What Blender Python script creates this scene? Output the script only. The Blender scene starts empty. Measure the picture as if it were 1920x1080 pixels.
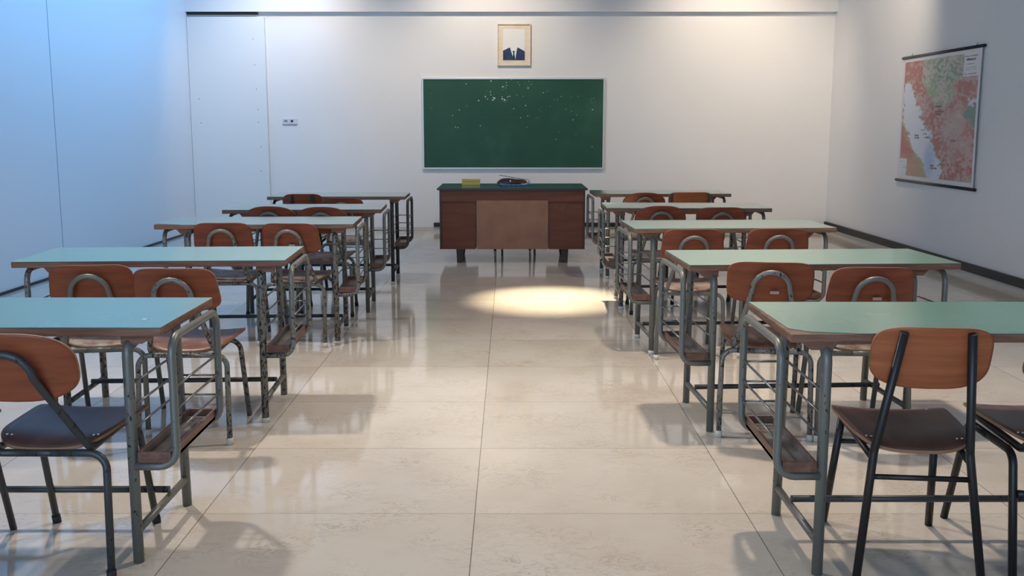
import bpy, bmesh, math, random
from mathutils import Vector, Matrix, noise
random.seed(7)
PI = math.pi
scene = bpy.context.scene
COL = scene.collection
V = Vector

# ------------------------------------------------------------------ materials
def mat(name, color, rough=0.5, metal=0.0, spec=0.5, coat=0.0, build=None):
    m = bpy.data.materials.new(name); m.use_nodes = True
    nt = m.node_tree; b = nt.nodes['Principled BSDF']
    b.inputs['Base Color'].default_value = (*color, 1)
    b.inputs['Roughness'].default_value = rough
    b.inputs['Metallic'].default_value = metal
    b.inputs['Specular IOR Level'].default_value = spec
    b.inputs['Coat Weight'].default_value = coat
    b.inputs['Coat Roughness'].default_value = 0.15
    if build: build(nt, b)
    return m

def N(nt, t, **kw):
    n = nt.nodes.new(t)
    for k, v in kw.items():
        if k in n.inputs: n.inputs[k].default_value = v
        else: setattr(n, k, v)
    return n

def ramp(nt, stops):
    r = nt.nodes.new('ShaderNodeValToRGB'); e = r.color_ramp.elements
    while len(e) < len(stops): e.new(0.5)
    for i, (p, c) in enumerate(stops):
        e[i].position = p; e[i].color = (*c, 1)
    return r

def coords(nt, scale=(1, 1, 1), obj=True):
    tc = nt.nodes.new('ShaderNodeTexCoord'); mp = nt.nodes.new('ShaderNodeMapping')
    mp.inputs['Scale'].default_value = scale
    nt.links.new(tc.outputs['Object'], mp.inputs['Vector'])
    return mp.outputs['Vector']

def wood(c1, c2, c3, scale=(3, 30, 60), wear=None, wear_amt=0.5):
    def f(nt, b):
        L = nt.links.new
        v = coords(nt, scale)
        n1 = N(nt, 'ShaderNodeTexNoise', Scale=1.6, Detail=6.0, Roughness=0.6); L(v, n1.inputs['Vector'])
        r = ramp(nt, [(0.3, c1), (0.52, c2), (0.75, c3)]); L(n1.outputs['Fac'], r.inputs['Fac'])
        out = r.outputs['Color']
        if wear:
            v2 = coords(nt, (6, 5, 6))
            n2 = N(nt, 'ShaderNodeTexNoise', Scale=1.3, Detail=7.0, Roughness=0.65); L(v2, n2.inputs['Vector'])
            r2 = ramp(nt, [(wear_amt, (0, 0, 0)), (wear_amt + 0.16, (1, 1, 1))]); L(n2.outputs['Fac'], r2.inputs['Fac'])
            mx = N(nt, 'ShaderNodeMix', data_type='RGBA'); L(r2.outputs['Color'], mx.inputs['Factor'])
            L(out, mx.inputs['A']); mx.inputs['B'].default_value = (*wear, 1)
            out = mx.outputs['Result']
        L(out, b.inputs['Base Color'])
    return f

def chipped(base, chip, thresh, scale=55):
    def f(nt, b):
        L = nt.links.new
        v = coords(nt, (1, 1, 0.55))
        n = N(nt, 'ShaderNodeTexNoise', Scale=float(scale), Detail=4.0, Roughness=0.6); L(v, n.inputs['Vector'])
        n0 = N(nt, 'ShaderNodeTexNoise', Scale=4.0, Detail=2.0); L(v, n0.inputs['Vector'])
        ad = N(nt, 'ShaderNodeMath', operation='MULTIPLY_ADD'); L(n0.outputs['Fac'], ad.inputs[0])
        ad.inputs[1].default_value = 0.35; L(n.outputs['Fac'], ad.inputs[2])
        r = ramp(nt, [(thresh, base), (thresh + 0.02, chip)]); L(ad.outputs[0], r.inputs['Fac'])
        L(r.outputs['Color'], b.inputs['Base Color'])
        r2 = ramp(nt, [(thresh, (0.42,) * 3), (thresh + 0.02, (0.6,) * 3)]); L(ad.outputs[0], r2.inputs['Fac'])
        L(r2.outputs['Color'], b.inputs['Roughness'])
    return f

def mottled(c1, c2, scale=2.0, detail=3.0):
    def f(nt, b):
        v = coords(nt); n = N(nt, 'ShaderNodeTexNoise', Scale=scale, Detail=detail)
        nt.links.new(v, n.inputs['Vector'])
        r = ramp(nt, [(0.35, c1), (0.65, c2)]); nt.links.new(n.outputs['Fac'], r.inputs['Fac'])
        nt.links.new(r.outputs['Color'], b.inputs['Base Color'])
    return f

TX0, TW, TY0, TD = -0.123, 0.9536, 3.337, 0.717
def floor_nodes(nt, b):
    L = nt.links.new
    tc = nt.nodes.new('ShaderNodeTexCoord')
    sep = nt.nodes.new('ShaderNodeSeparateXYZ'); L(tc.outputs['Object'], sep.inputs[0])
    def M(op, a, c=None, d=None):
        n = nt.nodes.new('ShaderNodeMath'); n.operation = op
        for i, x in enumerate((a, c, d)):
            if x is None: continue
            if isinstance(x, (int, float)): n.inputs[i].default_value = x
            else: L(x, n.inputs[i])
        return n.outputs[0]
    fx = M('DIVIDE', M('SUBTRACT', sep.outputs[0], TX0), TW)
    fy = M('DIVIDE', M('SUBTRACT', sep.outputs[1], TY0), TD)
    ix, iy = M('FLOOR', fx), M('FLOOR', fy)
    ax = M('MULTIPLY', M('ABSOLUTE', M('SUBTRACT', M('FRACT', M('ADD', fx, 0.5)), 0.5)), TW)
    ay = M('MULTIPLY', M('ABSOLUTE', M('SUBTRACT', M('FRACT', M('ADD', fy, 0.5)), 0.5)), TD)
    gx = M('LESS_THAN', ax, 0.0016); gy = M('LESS_THAN', ay, 0.0011)
    cmb = nt.nodes.new('ShaderNodeCombineXYZ'); L(ix, cmb.inputs[0]); L(iy, cmb.inputs[1])
    wn = nt.nodes.new('ShaderNodeTexWhiteNoise'); wn.noise_dimensions = '3D'; L(cmb.outputs[0], wn.inputs['Vector'])
    va = nt.nodes.new('ShaderNodeVectorMath'); va.operation = 'MULTIPLY_ADD'
    L(wn.outputs['Color'], va.inputs[0]); va.inputs[1].default_value = (9, 9, 9); L(tc.outputs['Object'], va.inputs[2])
    # broad clouding
    n1 = N(nt, 'ShaderNodeTexNoise', Scale=2.2, Detail=6.0, Roughness=0.6); L(va.outputs[0], n1.inputs['Vector'])
    r1 = ramp(nt, [(0.3, (0.57, 0.505, 0.44)), (0.5, (0.615, 0.56, 0.495)), (0.72, (0.65, 0.60, 0.545))]); L(n1.outputs['Fac'], r1.inputs['Fac'])
    # thin brown veins
    mp = nt.nodes.new('ShaderNodeMapping'); mp.inputs['Scale'].default_value = (1, 1.7, 1); L(va.outputs[0], mp.inputs['Vector'])
    n2 = N(nt, 'ShaderNodeTexNoise', Scale=8.5, Detail=9.0, Roughness=0.74, Distortion=1.1); L(mp.outputs[0], n2.inputs['Vector'])
    vein = M('ABSOLUTE', M('SUBTRACT', n2.outputs['Fac'], 0.5))
    r2 = ramp(nt, [(0.0, (1, 1, 1)), (0.015, (0, 0, 0))]); L(vein, r2.inputs['Fac'])
    n3 = N(nt, 'ShaderNodeTexNoise', Scale=4.0, Detail=3.0); L(va.outputs[0], n3.inputs['Vector'])
    r3 = ramp(nt, [(0.40, (0, 0, 0)), (0.66, (0.7, 0.7, 0.7))]); L(n3.outputs['Fac'], r3.inputs['Fac'])
    vm = M('MULTIPLY', r2.outputs['Color'], r3.outputs['Color'])
    mx = N(nt, 'ShaderNodeMix', data_type='RGBA'); L(vm, mx.inputs['Factor']); L(r1.outputs['Color'], mx.inputs['A'])
    mx.inputs['B'].default_value = (0.22, 0.15, 0.10, 1)
    # slab to slab tint
    tv = M('MULTIPLY_ADD', wn.outputs['Value'], 0.16, 0.90)
    hs = nt.nodes.new('ShaderNodeHueSaturation'); L(mx.outputs['Result'], hs.inputs['Color']); L(tv, hs.inputs['Value'])
    gm = M('MAXIMUM', gx, gy)
    m2 = N(nt, 'ShaderNodeMix', data_type='RGBA'); L(M('MULTIPLY', gm, 0.8), m2.inputs['Factor']); L(hs.outputs['Color'], m2.inputs['A'])
    m2.inputs['B'].default_value = (0.10, 0.07, 0.05, 1)
    L(m2.outputs['Result'], b.inputs['Base Color'])
    n4 = N(nt, 'ShaderNodeTexNoise', Scale=1.5, Detail=5.0); L(tc.outputs['Object'], n4.inputs['Vector'])
    rr = M('MULTIPLY_ADD', n4.outputs['Fac'], 0.07, 0.045); L(rr, b.inputs['Roughness'])

MT = {}
MT['floor'] = mat('polished_marble', (0.6, 0.5, 0.4), 0.1, build=floor_nodes, spec=0.5)
MT['wall'] = mat('white_wall_paint', (0.80, 0.79, 0.78), 0.6, build=mottled((0.79, 0.785, 0.775), (0.82, 0.815, 0.805), 0.8))
MT['panelwall'] = mat('white_partition_board', (0.80, 0.80, 0.80), 0.42, spec=0.35)
MT['slide'] = mat('white_sliding_board', (0.76, 0.77, 0.76), 0.5)
MT['ceiling'] = mat('ceiling_paint', (0.42, 0.42, 0.42), 0.8)
MT['black'] = mat('black_strip', (0.012, 0.012, 0.014), 0.45)
MT['stone'] = mat('stone_skirting', (0.60, 0.57, 0.52), 0.35)
MT['seam'] = mat('seam_grey', (0.25, 0.27, 0.3), 0.7)
MT['laminate'] = mat('mint_laminate', (0.25, 0.50, 0.44), 0.15, spec=0.9, build=mottled((0.115, 0.265, 0.215), (0.135, 0.30, 0.24), 3.0, 5.0))
MT['green_lam'] = mat('dark_green_laminate', (0.03, 0.14, 0.11), 0.2)
MT['edge'] = mat('particle_board_edge', (0.2, 0.1, 0.06), 0.6, build=wood((0.10, 0.045, 0.025), (0.20, 0.095, 0.058), (0.28, 0.15, 0.10), (4, 12, 60)))
MT['black_line'] = mat('laminate_backing', (0.02, 0.015, 0.012), 0.5)
MT['metal'] = mat('grey_painted_tube', (0.17, 0.18, 0.17), 0.4, 0.35, build=chipped((0.165, 0.17, 0.155), (0.03, 0.025, 0.022), 0.83, 90))
MT['metal_worn'] = mat('grey_tube_flaking', (0.17, 0.18, 0.17), 0.4, 0.35, build=chipped((0.20, 0.20, 0.19), (0.025, 0.02, 0.018), 0.74, 95))
MT['metal_dark'] = mat('dark_grey_tube', (0.06, 0.065, 0.07), 0.38, 0.3, build=chipped((0.05, 0.054, 0.058), (0.015, 0.015, 0.015), 0.80, 80))
MT['black_tube'] = mat('black_painted_tube', (0.010, 0.010, 0.011), 0.28, 0.0, build=chipped((0.010, 0.010, 0.011), (0.05, 0.045, 0.04), 0.86))
MT['rod'] = mat('thin_steel_rod', (0.22, 0.23, 0.24), 0.3, 0.7)
MT['tray'] = mat('tray_wood', (0.2, 0.08, 0.05), 0.5, build=wood((0.08, 0.035, 0.022), (0.15, 0.068, 0.045), (0.21, 0.10, 0.065), (25, 3, 25)))
MT['tray_in'] = mat('tray_inside', (0.12, 0.11, 0.11), 0.42, build=mottled((0.10, 0.08, 0.075), (0.19, 0.17, 0.165), 9.0, 5.0))
MT['back'] = mat('varnished_plywood', (0.25, 0.08, 0.035), 0.33, spec=0.35, build=wood((0.18, 0.045, 0.019), (0.235, 0.062, 0.026), (0.285, 0.080, 0.035), (2.2, 10, 26)))
MT['back2'] = mat('red_brown_plywood', (0.22, 0.06, 0.03), 0.33, spec=0.35, build=wood((0.175, 0.040, 0.019), (0.225, 0.055, 0.026), (0.27, 0.072, 0.035), (2.2, 10, 30)))
MT['back3'] = mat('orange_plywood', (0.30, 0.11, 0.045), 0.36, spec=0.35, build=wood((0.28, 0.082, 0.030), (0.35, 0.106, 0.040), (0.41, 0.14, 0.058), (2.0, 10, 34)))
MT['rim'] = mat('plywood_edge', (0.30, 0.15, 0.08), 0.5)
MT['seat_dark'] = mat('dark_worn_seat', (0.11, 0.055, 0.04), 0.36, build=wood((0.075, 0.040, 0.032), (0.11, 0.058, 0.045), (0.145, 0.075, 0.055), (9, 3, 9)))
MT['seat_red'] = mat('red_brown_seat', (0.2, 0.08, 0.05), 0.4, build=wood((0.15, 0.055, 0.034), (0.20, 0.078, 0.048), (0.25, 0.10, 0.065), (8, 3, 8), (0.30, 0.21, 0.165), 0.52))
MT['seat_worn'] = mat('bare_worn_seat', (0.25, 0.17, 0.13), 0.5, build=wood((0.16, 0.075, 0.05), (0.2, 0.10, 0.07), (0.24, 0.13, 0.09), (8, 3, 8), (0.38, 0.31, 0.26), 0.42))
MT['white_cap'] = mat('white_rubber', (0.62, 0.60, 0.55), 0.6)
MT['black_cap'] = mat('black_rubber', (0.012, 0.012, 0.012), 0.7)
MT['screw'] = mat('screw_steel', (0.6, 0.6, 0.6), 0.25, 1.0)
MT['label'] = mat('small_label_foil', (0.42, 0.33, 0.27), 0.5)
MT['desk'] = mat('dark_desk_veneer', (0.16, 0.06, 0.035), 0.5, spec=0.3, build=wood((0.15, 0.047, 0.024), (0.185, 0.060, 0.031), (0.215, 0.072, 0.038), (2, 10, 14)))
MT['desk_panel'] = mat('faded_hardboard', (0.24, 0.12, 0.075), 0.5, build=mottled((0.30, 0.13, 0.068), (0.38, 0.175, 0.098), 6.0, 6.0))
MT['desk_dark'] = mat('dark_desk_side', (0.05, 0.022, 0.015), 0.45)
MT['desk_leg'] = mat('dark_leg_wood', (0.05, 0.035, 0.028), 0.5)
MT['scratch'] = mat('scuff_marks', (0.07, 0.028, 0.018), 0.6)
MT['alu'] = mat('aluminium_trim', (0.62, 0.64, 0.64), 0.4, 0.4)
MT['frame'] = mat('pale_birch', (0.74, 0.60, 0.42), 0.4, build=wood((0.72, 0.60, 0.44), (0.78, 0.67, 0.51), (0.83, 0.73, 0.58), (4, 4, 20)))
MT['paper'] = mat('white_paper', (0.82, 0.82, 0.80), 0.6)
MT['navy'] = mat('navy_print', (0.012, 0.035, 0.12), 0.6, build=mottled((0.007, 0.022, 0.07), (0.014, 0.045, 0.13), 9.0))
MT['navy_dark'] = mat('dark_navy_print', (0.006, 0.010, 0.03), 0.6)
MT['shirt'] = mat('shirt_print', (0.70, 0.78, 0.84), 0.6)
MT['socket'] = mat('white_plastic', (0.66, 0.66, 0.70), 0.4)
MT['hole'] = mat('dark_hole', (0.01, 0.01, 0.01), 0.6)
MT['grey_plastic'] = mat('grey_plastic', (0.25, 0.25, 0.27), 0.5)
MT['yellow'] = mat('yellow_card', (0.88, 0.60, 0.12), 0.5)
MT['yellow2'] = mat('pale_yellow_card', (0.66, 0.60, 0.24), 0.5)
MT['blue'] = mat('blue_cover', (0.08, 0.26, 0.55), 0.3)
MT['paleblue'] = mat('pale_blue_page', (0.35, 0.55, 0.72), 0.4)
MT['pouch'] = mat('brown_leather', (0.05, 0.025, 0.02), 0.35, build=mottled((0.04, 0.02, 0.018), (0.10, 0.035, 0.025), 8.0))
MT['slate'] = mat('slate_blue', (0.05, 0.065, 0.08), 0.4)
MT['chalk'] = mat('chalk_mark', (0.62, 0.70, 0.62), 0.8)
MT['darkmark'] = mat('black_mark', (0.01, 0.015, 0.012), 0.7)

def board_nodes(nt, b):
    L = nt.links.new
    v = coords(nt, (1, 1, 1))
    n = N(nt, 'ShaderNodeTexNoise', Scale=1.5, Detail=6.0, Roughness=0.6); L(v, n.inputs['Vector'])
    r = ramp(nt, [(0.3, (0.018, 0.076, 0.050)), (0.55, (0.024, 0.092, 0.058)), (0.75, (0.040, 0.125, 0.080))]); L(n.outputs['Fac'], r.inputs['Fac'])
    n2 = N(nt, 'ShaderNodeTexNoise', Scale=16.0, Detail=6.0, Roughness=0.7); L(v, n2.inputs['Vector'])
    r2 = ramp(nt, [(0.66, (0, 0, 0)), (0.75, (0.35, 0.35, 0.35))]); L(n2.outputs['Fac'], r2.inputs['Fac'])
    mx = N(nt, 'ShaderNodeMix', data_type='RGBA'); L(r2.outputs['Color'], mx.inputs['Factor']); L(r.outputs['Color'], mx.inputs['A'])
    mx.inputs['B'].default_value = (0.14, 0.26, 0.19, 1); L(mx.outputs['Result'], b.inputs['Base Color'])
MT['board'] = mat('green_chalkboard', (0.02, 0.08, 0.06), 0.5, spec=0.3, build=board_nodes)

# ------------------------------------------------------------------ object helpers
def link(name, me, parent=None, loc=None):
    o = bpy.data.objects.new(name, me); COL.objects.link(o)
    if parent: o.parent = parent
    if loc: o.location = loc
    return o

def tag(o, label, cat, group=None):
    o['label'] = label; o['category'] = cat
    if group: o['group'] = group
    return o

def thing(name, label, cat, loc=(0, 0, 0), rz=0, group=None):
    o = bpy.data.objects.new(name, None); COL.objects.link(o)
    o.empty_display_size = 0.1
    o.location = loc; o.rotation_euler = (0, 0, rz)
    return tag(o, label, cat, group)

class MB:
    def __init__(s): s.bm = bmesh.new(); s.mats = []
    def mi(s, m):
        if m not in s.mats: s.mats.append(m)
        return s.mats.index(m)
    def quad(s, pts, m):
        f = s.bm.faces.new([s.bm.verts.new(p) for p in pts]); f.material_index = s.mi(m); return f
    def box(s, x0, x1, y0, y1, z0, z1, m, bev=0.0, seg=2, rz=0):
        b2 = bmesh.new(); bmesh.ops.create_cube(b2, size=1)
        bmesh.ops.scale(b2, vec=(x1 - x0, y1 - y0, z1 - z0), verts=b2.verts)
        bmesh.ops.translate(b2, vec=((x0 + x1) / 2, (y0 + y1) / 2, (z0 + z1) / 2), verts=b2.verts)
        if bev: bmesh.ops.bevel(b2, geom=b2.edges[:], offset=bev, segments=seg, affect='EDGES', profile=0.5)
        s.merge(b2, m)
    def merge(s, b2, m, mtx=None):
        if mtx: bmesh.ops.transform(b2, matrix=mtx, verts=b2.verts)
        k = s.mi(m); mp = {}
        for v in b2.verts: mp[v] = s.bm.verts.new(v.co)
        for f in b2.faces:
            nf = s.bm.faces.new([mp[v] for v in f.verts]); nf.material_index = k; nf.smooth = f.smooth
        b2.free()
    def prism(s, outline, z0, z1, m, m_side=None, bev=0.0):
        """outline: xy points, extruded along z"""
        lo = [s.bm.verts.new((x, y, z0)) for x, y in outline]; hi = [s.bm.verts.new((x, y, z1)) for x, y in outline]
        k = s.mi(m); ks = s.mi(m_side or m)
        f = s.bm.faces.new(hi); f.material_index = k
        f = s.bm.faces.new(lo[::-1]); f.material_index = k
        n = len(outline)
        for i in range(n):
            j = (i + 1) % n
            f = s.bm.faces.new((lo[i], lo[j], hi[j], hi[i])); f.material_index = ks
    def tube(s, pts, r, m, fil=0.0, seg=10, caps=True, fseg=6, closed=False, r_end=None):
        pts = fillet([V(p) for p in pts], fil, fseg, closed)
        n = len(pts); k = s.mi(m)
        tang = []
        for i in range(n):
            a = pts[i - 1] if (i > 0 or closed) else pts[i]; c = pts[(i + 1) % n] if (i < n - 1 or closed) else pts[i]
            tang.append((c - a).normalized())
        t0 = tang[0]; up = V((0, 0, 1)) if abs(t0.z) < 0.9 else V((1, 0, 0))
        nrm = t0.cross(up).normalized(); rings = []
        for i in range(n):
            if i: 
                q = tang[i - 1].rotation_difference(tang[i]); nrm = (q @ nrm)
                nrm = (nrm - tang[i] * nrm.dot(tang[i])).normalized()
            bn = tang[i].cross(nrm)
            rr = r if r_end is None else r + (r_end - r) * i / (n - 1)
            rings.append([s.bm.verts.new(pts[i] + (nrm * math.cos(2 * PI * j / seg) + bn * math.sin(2 * PI * j / seg)) * rr) for j in range(seg)])
        rng = range(n if closed else n - 1)
        for i in rng:
            A, B = rings[i], rings[(i + 1) % n]
            for j in range(seg):
                f = s.bm.faces.new((A[j], A[(j + 1) % seg], B[(j + 1) % seg], B[j])); f.smooth = True; f.material_index = k
        if caps and not closed:
            f = s.bm.faces.new(rings[0][::-1]); f.material_index = k
            f = s.bm.faces.new(rings[-1]); f.material_index = k
    def sheet(s, grid_top, grid_bot, m, m_rim=None):
        """closed curved sheet from a centre point + rings (lists), top and bottom"""
        k = s.mi(m); kr = s.mi(m_rim or m)
        def lay(g, flip):
            c = s.bm.verts.new(g[0]); rs = [[s.bm.verts.new(p) for p in ring] for ring in g[1:]]
            n = len(rs[0])
            for j in range(n):
                q = (c, rs[0][j], rs[0][(j + 1) % n])
                f = s.bm.faces.new(q[::-1] if flip else q); f.smooth = True; f.material_index = k
            for a, b in zip(rs, rs[1:]):
                for j in range(n):
                    q = (a[j], b[j], b[(j + 1) % n], a[(j + 1) % n])
                    f = s.bm.faces.new(q[::-1] if flip else q); f.smooth = True; f.material_index = k
            return rs[-1]
        A = lay(grid_top, False); B = lay(grid_bot, True); n = len(A)
        for j in range(n):
            f = s.bm.faces.new((A[j], B[j], B[(j + 1) % n], A[(j + 1) % n])); f.material_index = kr
    def build(s, name, parent=None, loc=None, recalc=True):
        if recalc: bmesh.ops.recalc_face_normals(s.bm, faces=s.bm.faces)
        me = bpy.data.meshes.new(name); s.bm.to_mesh(me); s.bm.free()
        for m in s.mats: me.materials.append(MT[m])
        return link(name, me, parent, loc)

def fillet(pts, r, seg, closed=False):
    if r <= 0 or len(pts) < 3: return pts
    out = []; n = len(pts)
    for i, p in enumerate(pts):
        if not closed and i in (0, n - 1): out.append(p); continue
        a, c = pts[i - 1], pts[(i + 1) % n]
        u = (a - p); w = (c - p); lu, lw = u.length, w.length
        u.normalize(); w.normalize(); ang = u.angle(w)
        if ang > PI - 0.02: out.append(p); continue
        d = min(r / math.tan(ang / 2), lu * 0.49, lw * 0.49); rr = d * math.tan(ang / 2)
        bis = (u + w).normalized(); cen = p + bis * (rr / math.sin(ang / 2))
        s0 = p + u * d - cen; s1 = p + w * d - cen
        tot = s0.angle(s1); ax = s0.cross(s1).normalized()
        for k in range(seg + 1):
            out.append(cen + Matrix.Rotation(tot * k / seg, 3, ax) @ s0)
    return out

def superellipse(a, b, nt_, nb, taper=0.0, seg=56):
    o = []
    for i in range(seg):
        t = 2 * PI * i / seg; c, s_ = math.cos(t), math.sin(t); n = nt_ if s_ >= 0 else nb
        x = a * math.copysign(abs(c) ** (2 / n), c); z = b * math.copysign(abs(s_) ** (2 / n), s_)
        x *= 1 - taper * z / b
        o.append((x, z))
    return o

def dup(root, loc, rz, label, group):
    r = root.copy(); COL.objects.link(r); r.location = loc; r.rotation_euler = (0, 0, rz)
    r['label'] = label
    if group: r['group'] = group
    for ch in list(root.children):
        c = ch.copy(); COL.objects.link(c); c.parent = r
        for g in list(ch.children):
            d = g.copy(); COL.objects.link(d); d.parent = c
    return r

# ------------------------------------------------------------------ room
YB = 12.86; YR = -3.2; ZC = 3.75
def xl(y): return -4.045 - (YB - y) * 0.009
def xr(y): return 4.088 + (YB - y) * 0.0145
def struct(mb, name, parent=None):
    o = mb.build(name, parent)
    if not parent: o['kind'] = 'structure'
    return o
b = MB(); b.box(-4.6, 4.9, YR - 0.2, YB + 0.2, -0.12, 0, 'floor'); struct(b, 'floor')
b = MB(); b.box(-4.6, 4.9, YR - 0.2, YB + 0.2, ZC, ZC + 0.12, 'ceiling'); struct(b, 'ceiling')
b = MB(); b.box(-4.6, 4.9, YB, YB + 0.2, 0, ZC, 'wall'); struct(b, 'wall_back')
b = MB(); b.prism([(xl(YR), YR), (xl(YB), YB), (xl(YB) - 0.25, YB), (xl(YR) - 0.25, YR)], 0, ZC, 'panelwall'); wl = struct(b, 'wall_left')
b = MB()
ys = 9.03
b.box(xl(ys) - 0.004, xl(ys) + 0.0012, ys - 0.004, ys + 0.004, 0.03, ZC, 'seam'); struct(b, 'panel_seam', wl)
b = MB(); b.prism([(xr(YR), YR), (xr(YB), YB), (xr(YB) + 0.25, YB), (xr(YR) + 0.25, YR)], 0, ZC, 'wall'); struct(b, 'wall_right')
# rear wall with a broad window behind the camera
WX0, WX1, WZ0, WZ1 = -3.7, 0.6, 0.7, 3.3
b = MB()
b.box(-4.6, WX0, YR - 0.2, YR, 0, ZC, 'wall'); b.box(WX1, 4.9, YR - 0.2, YR, 0, ZC, 'wall')
b.box(WX0, WX1, YR - 0.2, YR, 0, WZ0, 'wall'); b.box(WX0, WX1, YR - 0.2, YR, WZ1, ZC, 'wall'); struct(b, 'wall_front')
b = MB()
for x in (WX0, -2.27, -0.83, WX1 - 0.06): b.box(x, x + 0.06, YR - 0.14, YR - 0.08, WZ0, WZ1, 'alu')
b.box(WX0, WX1, YR - 0.14, YR - 0.08, WZ0, WZ0 + 0.06, 'alu'); b.box(WX0, WX1, YR - 0.14, YR - 0.08, WZ1 - 0.06, WZ1, 'alu')
struct(b, 'window_1')
# beam across the back
b = MB(); b.box(xl(YB) - 0.05, xr(YB) + 0.02, YB - 0.085, YB, 2.752, ZC, 'wall'); struct(b, 'trim_1')
# sliding partition board under the beam, with the dark slot of its track
b = MB(); b.box(xl(YB) + 0.002, -3.075, YB - 0.07, YB - 0.002, 0.02, 2.69, 'slide', 0.003); sp = struct(b, 'wall_panel')
sp['kind'] = 'structure'
b = MB()
for (x, z) in [(-3.22, 2.42), (-3.21, 2.10), (-3.20, 1.80), (-3.19, 1.55), (-3.19, 1.39), (-3.17, 1.08), (-3.93, 1.68), (-3.92, 1.38), (-3.18, 0.77)]:
    b.box(x - .006, x + .006, YB - 0.0715, YB - 0.07, z - .006, z + .006, 'seam')
struct(b, 'nail_heads', sp)
b = MB(); b.box(xl(YB) + 0.005, -3.16, YB - 0.05, YB - 0.001, 2.722, 2.7515, 'hole'); struct(b, 'trim_2')
# skirtings and black strips
b = MB(); b.box(-3.07, xr(YB), YB - 0.012, YB - 0.001, 0, 0.05, 'stone', 0.002); struct(b, 'baseboard_back')
b = MB(); b.box(-0.985, 1.47, YB - 0.03, YB - 0.001, 0.052, 0.105, 'black', 0.003); b.box(2.2, xr(YB) - 0.05, YB - 0.03, YB - 0.001, 0.052, 0.09, 'black', 0.003); struct(b, 'trim_3')
b = MB(); b.prism([(xl(YR) + .001, YR), (xl(YB) + .001, YB - .08), (xl(YB) + .014, YB - .08), (xl(YR) + .014, YR)], 0.0, 0.022, 'black'); struct(b, 'baseboard_left')
b = MB(); b.prism([(xr(YR) - .001, YR), (xr(YB) - .001, YB - .02), (xr(YB) - .012, YB - .02), (xr(YR) - .012, YR)], 0, 0.048, 'stone'); struct(b, 'baseboard_right')
b = MB(); b.prism([(xr(YR) - .001, YR), (xr(YB) - .001, YB - .032), (xr(YB) - .03, YB - .032), (xr(YR) - .03, YR)], 0.048, 0.122, 'black'); struct(b, 'trim_4')

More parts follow.
